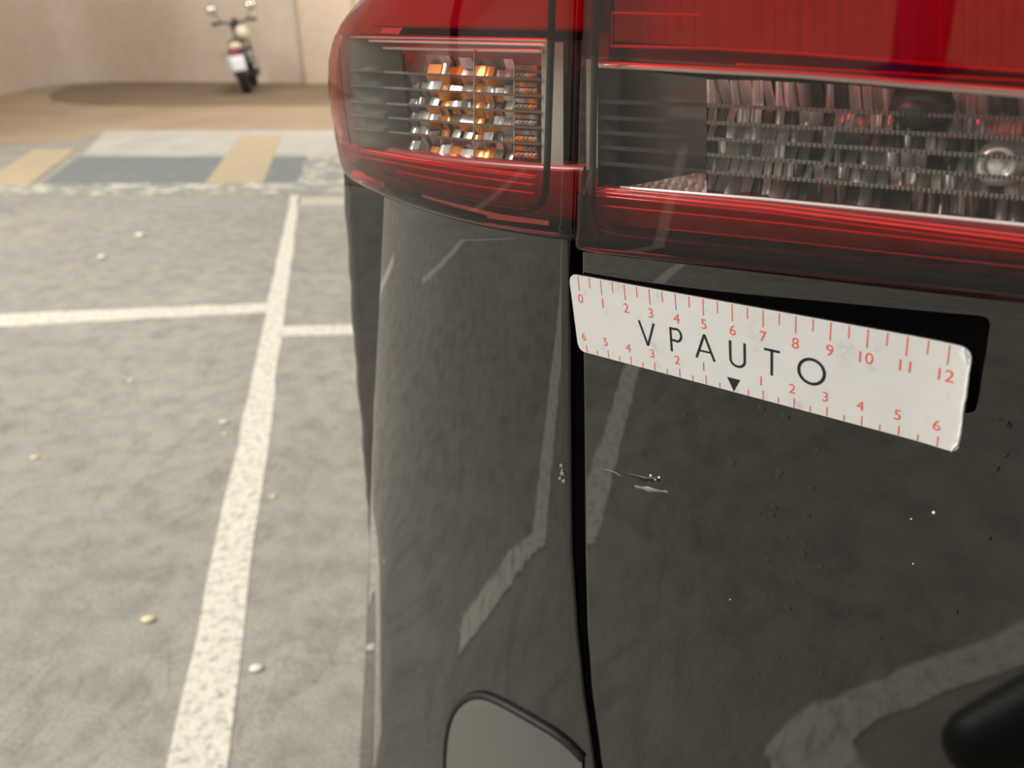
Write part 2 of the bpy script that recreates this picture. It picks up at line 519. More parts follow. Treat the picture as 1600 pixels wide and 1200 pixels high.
# ---- side panel forward of the corner crease
sil2 = [(280, 537), (400, 543), (500, 550), (700, 566), (860, 579), (1000, 592), (1200, 615)]
def side_curve(z):
    L = quarter.L(z)
    G0 = quarter(L + .018 * math.radians(50) + .004, z)
    def crv(m):
        p = G0 - N * .006 + U * .003
        pts = [p - N * .01 + U * .006, p]
        th = math.radians(2); step = .0012
        s = 0
        while s < m:
            p = p + (-U * math.cos(th) - N * math.sin(th)) * step; s += step; pts.append(p)
        while th < math.radians(84):
            th += step / .016
            p = p + (-U * math.cos(th) - N * math.sin(th)) * step; pts.append(p)
        for k in range(10):
            p = p + (-U * math.cos(th) - N * math.sin(th)) * .05; th = min(th + math.radians(.6), math.radians(90)); pts.append(p)
        return np.array(pts)
    lo, hi = 0., .05
    for _ in range(22):
        m = (lo + hi) / 2
        c = crv(m)[:-10]
        pr = np.array([project(q) for q in c]); k = pr[:, 0].argmin()
        if pr[k, 0] > np.interp(pr[k, 1], [a for a, b in sil2], [b for a, b in sil2]): lo = m
        else: hi = m
    c = crv(m)
    return np.concatenate([resample(c[:-10], 26), c[-10:]])
zs = np.linspace(zc - .001, zb, 50)
P = np.array([side_curve(z) for z in zs])
P = np.concatenate([(P[0] - (P[0] - P[0].mean(0)) * .02 - Z * 0 + N * -.004)[None], P], 0)
v, f = grid_mesh(P)
side = mesh_obj('side_panel', v, f, PAINT, car)

# ---- black channel behind the gap
ch_px = [(900, -260), (899, 200), (899, 400), (901, 700), (903, 900), (915, 1060), (935, 1200)]
rows = []
for p in resample(smoothpoly(ch_px, 1), 40):
    c = h_uv(p[0], p[1], -.012)
    rows.append([hatch(c[0] + du, c[1], dn) for du, dn in ((-.016, -.016), (-.010, -.0135), (.010, -.0135), (.020, -.009))])
last = rows[-1]; rows.append([q - Z * .12 for q in last])
v, f = grid_mesh(np.array(rows)); mesh_obj('gap_seal', v, f, M['seal'], car)

# ---- bumper corner piece set into the panel foot
bpx = [(697, 1215), (698, 1160), (706, 1118), (722, 1094), (748, 1083), (778, 1093), (830, 1122), (880, 1152), (912, 1185)]
bo = np.array([Q(*p) for p in smoothpoly(bpx, 2)])
zlow = bo[:, 1].min() - .09
base = np.array([(a, zlow) for a in np.linspace(bo[0, 0], bo[-1, 0], len(bo))])
v, f = sheet(quarter, bo, base, 40, 20, off=.0016, r=.0014, skirt=.006, edges='t')
bump_o = mesh_obj('bumper', v, f, M['bumper'], car)
bv, bf = tube(np.array([quarter(a, z, .0006) for a, z in resample(bo, 60)]), .0024, 8)
mesh_obj('bumper_gap', bv, bf, M['seal'], car)

# ------------------------------------------------------------------ tail lights
def lamp_sheet(name, mat, parent, fun, uvf, top, bot, nx, ny, off=0., sm=1, **k):
    top = [uvf(*p, off) for p in (smoothpoly(top, sm) if sm else top)]
    bot = [uvf(*p, off) for p in (smoothpoly(bot, sm) if sm else bot)]
    v, f = sheet(fun, top, bot, nx, ny, off=off, **k)
    return mesh_obj(name, v, f, mat, parent)
def strip(name, mat, parent, ptf, pts, r, seg=6, n=40, off=0., sm=0):
    pts = smoothpoly(pts, sm) if sm else pts
    p = np.array([ptf(q[0], q[1], off) for q in resample(pts, n)])
    v, f = tube(p, r, seg); return mesh_obj(name, v, f, mat, parent)
def serrated(name, mat, parent, ptf, a, b, off, teeth, h=.0009):
    """thin ledge with a row of fine teeth along its front edge"""
    A = ptf(*a, off); B = ptf(*b, off); v = []; f = []
    n = teeth * 2
    for i in range(n + 1):
        px = a[0] + (b[0] - a[0]) * i / n; py = a[1] + (b[1] - a[1]) * i / n
        d = .0012 if i % 2 else 0.
        p = ptf(px, py, off); q = ptf(px, py, off - .006)
        v += [p + N * d + Z * h * (1.15 if i % 2 else .85), p + N * d - Z * h * (1.15 if i % 2 else .85), q - Z * h, q + Z * h]
        if i:
            o = 4 * (i - 1)
            f += [(o, o + 1, o + 5, o + 4), (o + 1, o + 2, o + 6, o + 5), (o + 2, o + 3, o + 7, o + 6), (o + 3, o, o + 4, o + 7)]
    return mesh_obj(name, v, f, mat, parent, smooth=False)
def cell(name, mat, parent, ptf, quad, off, tiltx, tilty, bulge, nx=5, ny=3):
    """one curved mirror facet; quad = pixel corners tl,tr,br,bl"""
    tl, tr, br, bl = [np.array(q, float) for q in quad]
    A, B, C, D = [ptf(q[0], q[1], off) for q in (tl, tr, br, bl)]
    P = np.zeros((ny, nx, 3))
    wid = np.linalg.norm(B - A); hei = np.linalg.norm(D - A)
    for j in range(ny):
        for i in range(nx):
            a = i / (nx - 1); b = j / (ny - 1)
            p = (A * (1 - a) + B * a) * (1 - b) + (D * (1 - a) + C * a) * b
            n = bulge * wid * (1 - (2 * a - 1) ** 2) + tiltx * wid * (a - .5) + tilty * hei * (b - .5)
            P[j, i] = p + N * n
    v, f = grid_mesh(P); return mesh_obj(name, v, f, mat, parent)

# ---- outer lamp on the quarter panel
lp = lambda px, py, off=0.: lampo.pt(px, py, off)
def lrow(left_ext, pts): return pts
zcap = .135
lens_top_l = [LQ(888, 0)]
def outer_band(name, mat, zt_f, zb_f, parent, off=0., nx=60, ny=16, right=None, **k):
    """band of the wrapped lens between two height functions of arc length (0 at gap, to the corner and beyond)"""
    G = np.zeros((ny, nx, 2))
    for i in range(nx):
        kx = i / (nx - 1)
        for j in range(ny):
            t = j / (ny - 1); z = .08
            for _ in range(4):
                s0 = re(z); s1 = lampo.L(z) + .022 * .98 + .02
                s = s1 + (s0 - s1) * kx
                z = zt_f(s) * (1 - t) + zb_f(s) * t
            G[j, i] = (s, z)
    v, f = sheet_grid(lampo, G, off=off, **k)
    return mesh_obj(name, v, f, mat, parent)
re_pts = np.array([LQ(*p) for p in [(891, -120), (888, 0), (885, 120), (882, 240), (879, 352)]])
def re(z): return np.interp(z, re_pts[::-1, 1], re_pts[::-1, 0])
def zfun(px_pts):
    a = np.array([LQ(*p) for p in px_pts]); a = a[np.argsort(a[:, 0])]
    return lambda s: float(np.interp(s, a[:, 0], a[:, 1]))
z_split_top = zfun([(886, 63), (800, 61), (700, 59), (600, 57), (550, 56)])
z_split_bot = zfun([(881, 268), (850, 267), (740, 259), (633, 247), (560, 231), (535, 224)])
z_bottom = zfun([(879, 355), (800, 345), (740, 335), (700, 326), (650, 312), (600, 296), (560, 279), (545, 271)])
z_top = lambda s: .155
tl_o = outer_band('quarter_tail_light', M['housing'], lambda s: .155, lambda s: z_bottom(s) + .004, car, off=-.030, ny=20, edges='')
tl_o['label'] = 'wrap-around tail light left of the panel gap, amber reflectors inside'
o1 = outer_band('lens', M['lens_red'], z_top, z_split_top, tl_o, r=.003, skirt=.012, edges='r'); o1['label'] = 'red upper lens'
o2 = outer_band('lens', M['lens_clear'], z_split_top, z_split_bot, tl_o, r=.003, skirt=.012, edges='r', ny=24); o2['label'] = 'clear middle lens'
o3 = outer_band('lens', M['lens_smoke'], z_split_bot, z_bottom, tl_o, r=.006, skirt=.016, edges='br'); o3['label'] = 'dark red lower lens'
o4 = outer_band('reflector', M['red_back'], lambda s: .15, lambda s: z_split_top(s) + .004, tl_o, off=-.014, ny=8, edges='b', skirt=.03); o4['label'] = 'red reflector behind the upper lens'
o5 = outer_band('lower_liner', M['red_dark'], lambda s: z_split_bot(s) - .0015, lambda s: z_bottom(s) + .001, tl_o, off=-.010, ny=8, edges='t', skirt=.028)
outer_band('liner', M['housing_grey'], z_split_top, z_split_bot, tl_o, off=-.025, edges='', ny=10)
P = []
sA = LQ(574, 150)[0]
for t in np.linspace(0, 1, 14):
    r_ = []
    for k in np.linspace(0, 1, 24):
        z = .06
        for _ in range(3):
            sE = lampo.L(z) + .05; s_ = sA + (sE - sA) * k
            z = z_split_top(s_) * (1 - t) + z_split_bot(s_) * t
        r_.append(lampo(s_, z, -.0035 - .0135 * (1 - min(k * 3, 1)) ** 2))
    P.append(r_)
v, f = grid_mesh(np.array(P)); mesh_obj('end_liner', v, f, M['housing_mid'], tl_o)
P = []
sA = LQ(536, 150)[0]
for t in np.linspace(0, 1, 14):
    r_ = []
    for k in np.linspace(0, 1, 12):
        z = .06
        for _ in range(3):
            sE = lampo.L(z) + .045; s_ = sA + (sE - sA) * k
            z = z_split_top(s_) * (1 - t) + z_split_bot(s_) * t
        r_.append(lampo(s_, z, .0003))
    P.append(r_)
v, f = faced(*grid_mesh(np.array(P))); mesh_obj('lens_rim', v, f, M['lens_pink'], tl_o)['label'] = 'pinkish red outer rim of the lens'
P = []
for s_ in np.linspace(re(.03), lampo.L(.03) + .035, 50):
    zz = z_bottom(s_)
    P.append([lampo(s_, zz + .0012, o_) for o_ in (-.0045, -.014, -.024, -.034)])
v, f = grid_mesh(np.array(P)); mesh_obj('base_plate', v, f, M['housing'], tl_o)
strip('trim', M['chrome_dull'], tl_o, lp, [(548, 57), (700, 59), (862, 63)], .0007, off=-.004)
strip('trim', M['chrome'], tl_o, lp, [(552, 63), (700, 66), (856, 70)], .0006, off=-.008)
strip('trim', M['chrome_dull'], tl_o, lp, [(556, 74), (700, 77), (850, 80)], .0007, off=-.012)
for a, b in (((533, 228), (842, 276)), ((534, 232), (840, 279)), ((545, 241), (838, 290)), ((620, 268), (838, 303))):
    mid = ((a[0] + b[0]) / 2, (a[1] + b[1]) / 2 + 4)
    strip('red_edge', M['red_bright'], tl_o, lp, [a, mid, b], .0005, off=-.004, sm=1)
strip('gasket', M['gasket'], tl_o, lp, [(866, -110), (861, 60), (858, 160), (854, 290), (848, 318), (826, 330), (775, 323), (720, 310)], .0013, n=70, off=-.0035, sm=2)
strip('gasket', M['gasket'], tl_o, lp, [(720, 310), (660, 292), (600, 270)], .0007, n=20, off=-.0035, sm=1)
# ribs, amber cells, prism block
rib_y = [(110, 120, 124), (134, 145, 150), (159, 170, 175), (180, 194, 200), (201, 219, 225)]
lps = lambda px, py, off=0.: lampo.pt(px, py, off)
def rib_at(k, x):
    a, b, c = rib_y[k]; return float(np.interp(x, (567, 740, 847), (a, b, c)))
for k in range(5):
    serrated('rib', M['rib_dim'], tl_o, lps, (549, rib_at(k, 549) - 1), (600, rib_at(k, 600)), -.0032, 14, .00040)
    for (x0, x1, nt) in ((590, 640, 14), (640, 740, 30), (740, 846, 34)):
        serrated('rib', M['rib'] if x0 > 600 else M['rib_grey'], tl_o, lps, (x0, rib_at(k, x0)), (x1, rib_at(k, x1)), -.012, nt, .00042)
def row_y(k, x):   # k=0..5 rows between ribs
    top = rib_at(k - 1, x) if k else rib_at(0, x) - 30
    bot = rib_at(k, x) if k < 5 else rib_at(4, x) + 26
    return top, bot
xs = [642, 656, 670, 688, 704, 722, 741, 757, 772, 788, 804]
for k in range(6):
    for i in range(len(xs) - 1):
        x0, x1 = xs[i], xs[i + 1]
        if k == 0 and x0 < 660: continue
        t0, b0 = row_y(k, x0); t1, b1 = row_y(k, x1)
        pin = .10 + .12 * abs(i - 4.5) / 4.5
        hm = .5 + .12 * math.sin(i * 1.7 + k)
        y0m, y1m = t0 + (b0 - t0) * hm, t1 + (b1 - t1) * hm
        for part in (0, 1):
            q = [(x0, t0), (x1, t1), (x1, y1m), (x0, y0m)] if part == 0 else [(x0, y0m), (x1, y1m), (x1, b1), (x0, b0)]
            hot = (part == 0 and 2 <= i <= 8) or (part == 1 and i in (3, 6)) if 1 <= k <= 4 else (part == 1 and i in (2, 4, 6, 7))
            g = random.random()
            m = 'amber' if hot else ('chrome' if g < .16 else ('chrome_dull' if g < .4 else 'chrome_dark'))
            cell('reflector_facet', M[m], tl_o, lps, q, -.018, random.uniform(-.35, .35), (-.55 if part == 0 else .5) + random.uniform(-.15, .15), random.uniform(-.35, .35))
for k in range(6):                              # prism block at the right end
    for c in range(5):
        x0 = 806 + c * 7; x1 = x0 + 6
        for part in (0, 1):
            t0, b0 = row_y(k, x0); h = (b0 - t0)
            y0 = t0 + h * (.16 + .42 * part); y1 = y0 + h * .34
            if k == 0: y0 += 4; y1 += 2
            A = [lps(x0, y0, -.013), lps(x1, y0, -.013), lps(x1, y1, -.013), lps(x0, y1, -.013)]
            cpt = sum(A) / 4; tip = cpt + N * .0016
            bk = [q - N * .003 for q in A]
            vv = A + [tip] + bk
            ff = [(0, 1, 4), (1, 2, 4), (2, 3, 4), (3, 0, 4), (0, 5, 6, 1), (1, 6, 7, 2), (2, 7, 8, 3), (3, 8, 5, 0)]
            mesh_obj('prism', vv, ff, M[random.choice(['rib', 'rib', 'chrome_dull', 'amber'])], tl_o, smooth=False)
strip('seam', M['rib_grey'], tl_o, lps, [(741, 78), (741, 262)], .0003, off=-.011)
strip('frame', M['rib'], tl_o, lps, [(804, 98), (804, 246)], .0005, off=-.0125)
# grey liner behind the clear band at its two ends
def liner(x0, x1, ya, yb, yc, yd, mat, off, parent, ptf, name='liner'):
    cell(name, mat, parent, ptf, [(x0, ya), (x1, yb), (x1, yc), (x0, yd)], off, 0, 0, 0, 8, 4)
liner(846, 880, 66, 66, 268, 266, M['housing_grey'], -.012, tl_o, lps)
for k in range(6):
    t0, b0 = row_y(k, 590); t1, b1 = row_y(k, 640)
    cell('reflector_facet', M['housing'], tl_o, lps, [(572, t0), (640, t1), (640, b1), (572, b0)], -.021, .1, random.uniform(-.4, .4), .15, 8, 4)

# ---- inner lamp on the tailgate
hp = lambda px, py, off=0.: h_pt(px, py, off)
LO = .007
def line(pts):
    x = [p[0] for p in pts]; y = [p[1] for p in pts]
    return lambda q: float(np.interp(q, x, y)) if q < x[-1] else y[-1] + (q - x[-1]) * (y[-1] - y[-2]) / (x[-1] - x[-2])
l_bot = line([(905, 380), (1000, 391), (1105, 402), (1330, 427), (1600, 456)])
l_s2 = line([(905, 304), (1100, 321), (1330, 345), (1600, 377)])
l_s1 = line([(905, 88), (970, 90), (1250, 108), (1600, 137)])
def left_x(y): return float(np.interp(y, (-150, 0, 90, 300, 380), (921, 916, 914, 908, 906)))
X1 = 1790
def inner_band(name, mat, ft, fb, parent, off=0., ny=10, nx=46, x0=None, x1=X1, **k):
    top = []; bot = []
    for kx in np.linspace(0, 1, nx) ** 1.15:
        xa = (x0 if x0 is not None else left_x(ft(910))); xb = (x0 if x0 is not None else left_x(fb(910)))
        xt = xa + (x1 - xa) * kx; xo = xb + (x1 - xb) * kx
        top.append(h_uv(xt, ft(xt), off)); bot.append(h_uv(xo, fb(xo), off))
    for pl_ in (top, bot):                               # carry the band on past the frame edge
        d_ = (pl_[-1] - pl_[-2]) / (pl_[-1] - pl_[-2])[0]; e_ = pl_[-1]
        for uq in (.26, .34, .44, .55): pl_.append(e_ + d_ * (uq - e_[0]) * np.array([1, .5]))
    v, f = sheet(hatch, top, bot, nx + 24, ny, off=off, **k)
    return mesh_obj(name, v, f, mat, parent)
l_up = lambda x: -150.
tl_i = inner_band('tailgate_tail_light', M['housing'], l_up, lambda x: l_bot(x) - 6, car, off=-.030, edges='')
tl_i['label'] = 'tail light on the tailgate right of the gap, clear reversing lamp between red bands'
i1 = inner_band('lens', M['lens_red'], l_up, l_s1, tl_i, off=LO, edges='l', r=.003); i1['label'] = 'red upper lens'
i2 = inner_band('lens', M['lens_clear'], l_s1, l_s2, tl_i, off=LO, edges='l', r=.003); i2['label'] = 'clear middle lens'
i3 = inner_band('lens', M['lens_smoke'], l_s2, l_bot, tl_i, off=LO, edges='lb', r=.004, skirt=.014); i3['label'] = 'dark red lower lens'
inner_band('lower_liner', M['red_dark'], lambda x: l_s2(x) - 4, lambda x: l_bot(x) - 8, tl_i, off=-.004, edges='t', skirt=.026, x0=918)
inner_band('dark_band', M['housing'], lambda x: l_bot(x) - 34 - (x - 900) * .02, lambda x: l_bot(x) - 20, tl_i, off=-.001, edges='', x0=952)
inner_band('red_liner', M['red_dark'], l_up, lambda x: l_s1(x) - 2, tl_i, off=-.012, edges='b', skirt=.018, x0=920)
P = []
for px in np.linspace(909, 1790, 50):
    a = h_uv(px, l_bot(px) - 3, LO)
    P.append([hatch(a[0], a[1], o_) for o_ in (.003, -.010, -.020, -.032)])
v, f = grid_mesh(np.array(P)); mesh_obj('base_plate', v, f, M['housing'], tl_i)
# upright red reflector blades behind the red lens
xr = np.linspace(960, 1780, 40)
for a, b in zip(xr[:-1], xr[1:]):
    yb = l_s1(a) - 18
    cell('reflector_blade', M['red_back'], tl_i, hp, [(a, -120), (b, -120), (b, l_s1(b) - 26), (a, l_s1(a) - 26)], -.006, random.uniform(-.05, .05), .02, random.uniform(.01, .06), 5, 3)
for pts, r in (([(956, 20), (1100, 24)], .0006), ([(956, 72), (1110, 76), (1250, 84), (1600, 112)], .0007), ([(956, 18), (955, 74)], .0004),
               ([(932, 97), (1250, 113), (1600, 140)], .0005), ([(1150, 100), (1300, 109), (1600, 126)], .0005),
               ([(927, 293), (1200, 319), (1600, 369)], .0005), ([(927, 299), (1200, 326), (1600, 377)], .0006), ([(927, 305), (1200, 333), (1600, 386)], .0005),
               ([(927, 320), (1200, 347), (1600, 393)], .0005), ([(1040, 358), (1200, 374), (1600, 418)], .0003)):
    e = np.array(pts[-1], float) + (np.array(pts[-1], float) - np.array(pts[-2], float)) * .5
    strip('red_edge', M['red_bright'], tl_i, hp, pts + ([tuple(e)] if pts[-1][0] == 1600 else []), r * .62, off=.0005)
strip('trim', M['chrome'], tl_i, hp, [(970, 293), (1200, 312), (1600, 352), (1750, 368)], .0006, off=-.003)
strip('trim', M['chrome_dull'], tl_i, hp, [(930, 101), (1250, 117), (1600, 147), (1750, 160)], .0010, off=-.004)
strip('gasket', M['gasket'], tl_i, hp, [(935, -130), (931, 0), (927, 200), (925, 325), (928, 352), (950, 367), (1060, 379), (1330, 406), (1600, 433), (1780, 452)], .0012, n=90, off=.0028, sm=2)
# reversing-lamp rows
rl = [(164, 186), (191, 217), (216, 247), (241, 279), (268, 309)]
def rrib(k, x): return float(np.interp(x, (1105, 1600, 1790), (rl[k][0], rl[k][1], rl[k][1] + (rl[k][1] - rl[k][0]) * .4)) if x > 1105 else rl[k][0] - (1105 - x) * (.035 + .012 * k))
ttop = line([(1110, 123), (1250, 128), (1600, 150)]); tbot = line([(1105, 303), (1330, 326), (1600, 350)])
for k in range(5):
    serrated('rib', M['rib_dim'], tl_i, hp, (934, rrib(k, 934)), (1105, rrib(k, 1105)), -.006, 34, .0006)
    for (x0, x1) in ((1105, 1230), (1230, 1360), (1360, 1490), (1490, 1620), (1620, 1780)):
        serrated('rib', M['rib_mid'], tl_i, hp, (x0, rrib(k, x0)), (x1, rrib(k, x1)), -.006, 16, .0005)
def r_row(k, x):
    a = ttop(x) if k == 0 else rrib(k - 1, x)
    b = tbot(x) if k == 5 else rrib(k, x)
    return a, b
for k in range(6):
    x = 1106.
    while x < 1775:
        wd = random.uniform(13, 21) * (1 + (x - 1106) / 1500)
        x2 = x + wd
        t0, b0 = r_row(k, x); t1, b1 = r_row(k, x2)
        near_socket = 1405 < x < 1475 and k in (0,)
        g = random.random()
        left = x < 1225
        if left: m = 'chrome' if g < .78 else ('chrome_dull' if g < .9 else 'chrome_dark')
        elif k == 5: m = 'chrome_dark' if g < .7 else 'chrome_dull'
        else: m = 'chrome' if g < .42 else ('chrome_dull' if g < .75 else 'chrome_dark')
        if not near_socket:
            cell('reflector_facet', M[m], tl_i, hp, [(x, t0), (x2 - 1, t1), (x2 - 1, b1), (x, b0)], -.014, random.uniform(-.5, .5), random.uniform(-.7, .0) if k == 0 else random.uniform(.2, .9) if left else random.uniform(-.1, 1.1), random.uniform(-.9, .9), 6, 3)
        x = x2
# dark bulb socket and clear bulb
sk = hp(1441, 168, -.012)
v, f = ellipsoid(sk, (.0075, .0075, .0050)); mesh_obj('bulb_socket', v, f, M['housing'], tl_i)
bl = hp(1565, 252, -.013); v, f = ellipsoid(bl, (.006, .006, .006)); mesh_obj('bulb', v, f, M['chrome'], tl_i)
ring = [bl + N * .006 + U * .0035 * math.cos(t) + Z * .0035 * math.sin(t) for t in np.linspace(0, 2 * math.pi, 20, endpoint=False)]
v, f = tube(ring, .0008, 6, closed=True); mesh_obj('bulb_ring', v, f, M['chrome_dull'], tl_i)
# grid-textured wedge low on the left
P = []
for a in np.linspace(0, 1, 26):
    r_ = []
    for b in np.linspace(0, 1, 8):
        px = 972 + (1104 - 972) * a; yt = 293 - 26 * a; ybm = 294 + 10 * a
        r_.append(hp(px, yt + (ybm - yt) * b, -.008 + .0009 * math.sin(a * 60 + b * 6)))
    P.append(r_)
v, f = grid_mesh(np.array(P)); mesh_obj('ribbed_wedge', v, f, M['chrome_dull'], tl_i)
liner(932, 1104, 104, 122, 300, 292, M['housing_grey'], -.020, tl_i, hp)
liner(916, 934, 92, 92, 300, 300, M['housing_grey'], -.004, tl_i, hp)

P = []
for z in np.linspace(.02, h_uv(915, -150)[1], 6): P.append([hatch(.55, z, o_) for o_ in (-.032, -.01, LO + .001)])
v, f = grid_mesh(np.array(P)); mesh_obj('end_plate', v, f, M['plastic'], tl_i)
# body panel above the lamps (out of frame, closes the car)
zl = [h_uv(915, -150)[1], .60]
pv = []
for z in np.linspace(zl[0], .55, 8):
    pv.append([hatch(u, z, -.01 - .25 * max(z - zl[0], 0)) for u in np.linspace(gap_u(.1), 1.15, 16)])
v, f = grid_mesh(np.array(pv)); mesh_obj('tailgate_upper', v, f, PAINT, car)
pv = []
for z in np.linspace(.15, .55, 8):
    Lz = lampo.L(.15)
    pv.append([lampo.at(s, z, Lz, -.006 - .25 * (z - .15)) for s in list(np.linspace(.004, Lz, 8)) + list(Lz + np.linspace(.004, .45, 10))])
v, f = grid_mesh(np.array(pv)); mesh_obj('quarter_panel_upper', v, f, PAINT, car)
# sill and tyre under the body (out of frame) so that the car stands on the floor
tc = O - N * .55 + U * .02 - Z * (O[2] - .33)
ringp = [tc + (-N) * .25 * math.cos(t) + Z * .25 * math.sin(t) for t in np.linspace(0, 2 * math.pi, 36, endpoint=False)]
v, f = tube(ringp, .08, 10, closed=True); mesh_obj('tyre', v, f, M['rubber'], car)

# ---- damage marks
def chip(parent, mat, pts, fun_pt, r0, name='paint_chip', off=.0002):
    p = np.array([fun_pt(*q, off) for q in smoothpoly(pts, 1)])
    n = len(p); rr = [r0 * (.3 + .7 * math.sin(math.pi * (i + .5) / n)) * random.uniform(.7, 1.2) for i in range(n)]
    v, f = tube(p, rr, 6); return mesh_obj(name, v, f, mat, parent)
chip(tailgate, M['gash'], [(976, 741), (995, 743), (1010, 748), (1024, 747), (1032, 749)], hp, .0013, 'gash', -.0003)
chip(tailgate, M['scuff'], [(990, 757), (1010, 762), (1030, 765), (1048, 767)], hp, .0017, 'scuff_mark', -.0009)
chip(tailgate, M['scuff'], [(944, 733), (960, 737), (972, 745)], hp, .0003, 'scuff_mark', -.0001)
for p in ((1017, 743), (1030, 746), (1024, 749)): 
    v, f = ellipsoid(hp(*p, .0002), (.0006, .0006, .0004), 6, 4); mesh_obj('paint_flake', v, f, M['paper'], tailgate)
qp = lambda px, py, off=0.: quarter.pt(px, py, off)
for p, r in (((878, 728), .0011), ((880, 740), .0014), ((876, 748), .0010), ((882, 752), .0012), ((879, 735), .0007)):
    v, f = ellipsoid(qp(*p, .0001), (r, r, r * .9), 7, 5); mesh_obj('paint_chip', v, f, M['scuff'], qpanel)

# ------------------------------------------------------------------ magnetic ruler
ruler = empty('ruler', tuple(O))
tag(ruler, 'white magnetic ruler strip with red numerals, stuck to black tailgate across gap', 'ruler')
def R(s, t, h=0.):
    lift = 0.
    if s > 11: lift = .0004 * (s - 11) ** 2
    return rTL + RX * s + RY * t + RNRM * (h + lift)
S0, S1 = -.42, 12.52; RH = np.linalg.norm(RY) * 100       # RH in cm
def ruler_outline(inset=0., n=5):
    pts = []; rc = .32
    a0, a1, b0, b1 = S0 + inset, S1 - inset, 0 + inset, RH - inset
    for cx, cy, st in ((a1 - rc, b0 + rc, -90), (a1 - rc * .6, b1 - rc * .6, 0), (a0 + rc, b1 - rc, 90), (a0 + rc, b0 + rc, 180)):
        r_ = rc * .6 if st == 0 else rc
        for k in range(n + 1):
            th = math.radians(st + 90 * k / n); pts.append((cx + r_ * math.cos(th), cy + r_ * math.sin(th)))
    return pts
def ruler_slab(name, mat, h0, h1, nx=60):
    """slab between two heights, outline with rounded ends sampled in columns"""
    ol = ruler_outline(); xs_ = np.unique(np.r_[np.linspace(S0, S0 + .32, 8), np.linspace(S0 + .32, S1 - .32, nx), np.linspace(S1 - .32, S1, 8)])
    rc = .32
    def yr(x):
        a = 0.
        if x < S0 + rc: q = rc - math.sqrt(max(rc * rc - (S0 + rc - x) ** 2, 0)); return q, RH - q
        if x > S1 - rc:
            q = rc * .8 - .8 * math.sqrt(max(rc * rc - (x - S1 + rc) ** 2, 0)); return q, RH - q * .7
        return 0, RH
    v = []; f = []
    ny = 8
    for hh in (h0, h1):
        for x in xs_:
            a, b = yr(x)
            for j in range(ny):
                v.append(R(x, (a + (b - a) * j / (ny - 1)) / RH, hh))
    nxx = len(xs_); o = nxx * ny
    for i in range(nxx - 1):
        for j in range(ny - 1):
            q = (i * ny + j, (i + 1) * ny + j, (i + 1) * ny + j + 1, i * ny + j + 1)
            f.append(q); f.append(tuple(a + o for a in q)[::-1])
        for j in (0, ny - 1):
            q = (i * ny + j, (i + 1) * ny + j, (i + 1) * ny + j + o, i * ny + j + o); f.append(q)
    for i in (0, nxx - 1):
        for j in range(ny - 1):
            f.append((i * ny + j, i * ny + j + 1, i * ny + j + 1 + o, i * ny + j + o))
    return mesh_obj(name, v, f, mat, ruler, smooth=False)
ruler_slab('magnetic_backing', M['magnet'], -.0010, -.00022)
ruler_slab('face', M['ruler'], -.0002, .0002)
PH = .00026
def flat(name, poly2d, mat, h=PH):
    v = [R(s, t / RH, h) for s, t in poly2d]
    return mesh_obj(name, v, [tuple(range(len(v)))], mat, ruler, smooth=False)
def tick(s, t0, t1, wd=.035): return flat('tick_mark', [(s - wd / 2, t0), (s + wd / 2, t0), (s + wd / 2, t1), (s - wd / 2, t1)], M['print_red'])
for k in range(25):
    s = k * .5
    tick(s, .02, (.58 if k % 2 == 0 else .40))
    if k != 12: tick(s, RH - .02, RH - (.34 if k % 2 == 0 else .22))
def text_mesh(txt, size):
    c = bpy.data.curves.new('numeral', 'FONT'); c.body = txt; c.size = size; c.align_x = 'CENTER'; c.align_y = 'CENTER'; c.resolution_u = 4
    o = bpy.data.objects.new('numeral', c); COL.objects.link(o)
    dg = bpy.context.evaluated_depsgraph_get(); me = bpy.data.meshes.new_from_object(o.evaluated_get(dg))
    vs_ = np.array([q.co for q in me.vertices]); fs = [tuple(p.vertices) for p in me.polygons]
    bpy.data.objects.remove(o); bpy.data.curves.remove(c); bpy.data.meshes.remove(me)
    mid = (vs_.max(0) + vs_.min(0)) / 2
    return vs_ - mid, fs
TX = {}
def numeral(txt, s, t, size=.50):
    if txt not in TX: TX[txt] = text_mesh(txt, 1.0)
    vs_, fs = TX[txt]
    v = [R(s + p[0] * size * .98, (t - p[1] * size) / RH, PH) for p in vs_]
    mesh_obj('numeral', v, fs, M['print_red'], ruler, smooth=False)
for k in range(13): numeral(str(k), k, .88)
for k in range(13):
    if k != 6: numeral(str(abs(k - 6)), k + (-.07), RH - .66, .46)
def stroke(name, pts, wd=.085, closed=False):
    """letter stroke as a ribbon in ruler coordinates"""
    p = np.array(pts, float); n = len(p)
    T = (np.roll(p, -1, 0) - np.roll(p, 1, 0)) if closed else np.gradient(p, axis=0)
    T /= np.linalg.norm(T, axis=1)[:, None]; B = np.c_[-T[:, 1], T[:, 0]] * wd / 2
    return [(tuple(a), tuple(b)) for a, b in zip(p + B, p - B)], closed
def letter(strokes):
    v = []; f = []
    for st, closed in strokes:
        o = len(v)
        for a, b in st: v += [R(a[0], a[1] / RH, PH), R(b[0], b[1] / RH, PH)]
        n = len(st)
        for i in range(n if closed else n - 1):
            j = (i + 1) % n; f.append((o + 2 * i, o + 2 * i + 1, o + 2 * j + 1, o + 2 * j))
    return mesh_obj('letter', v, f, M['print_black'], ruler, smooth=False)
T0, T1 = RH * .405, RH * .695; TM = (T0 + T1) / 2; LH = T1 - T0
letter([stroke('V', [(2.49, T0), (2.79, T1)]), stroke('V', [(3.09, T0), (2.79, T1)])])
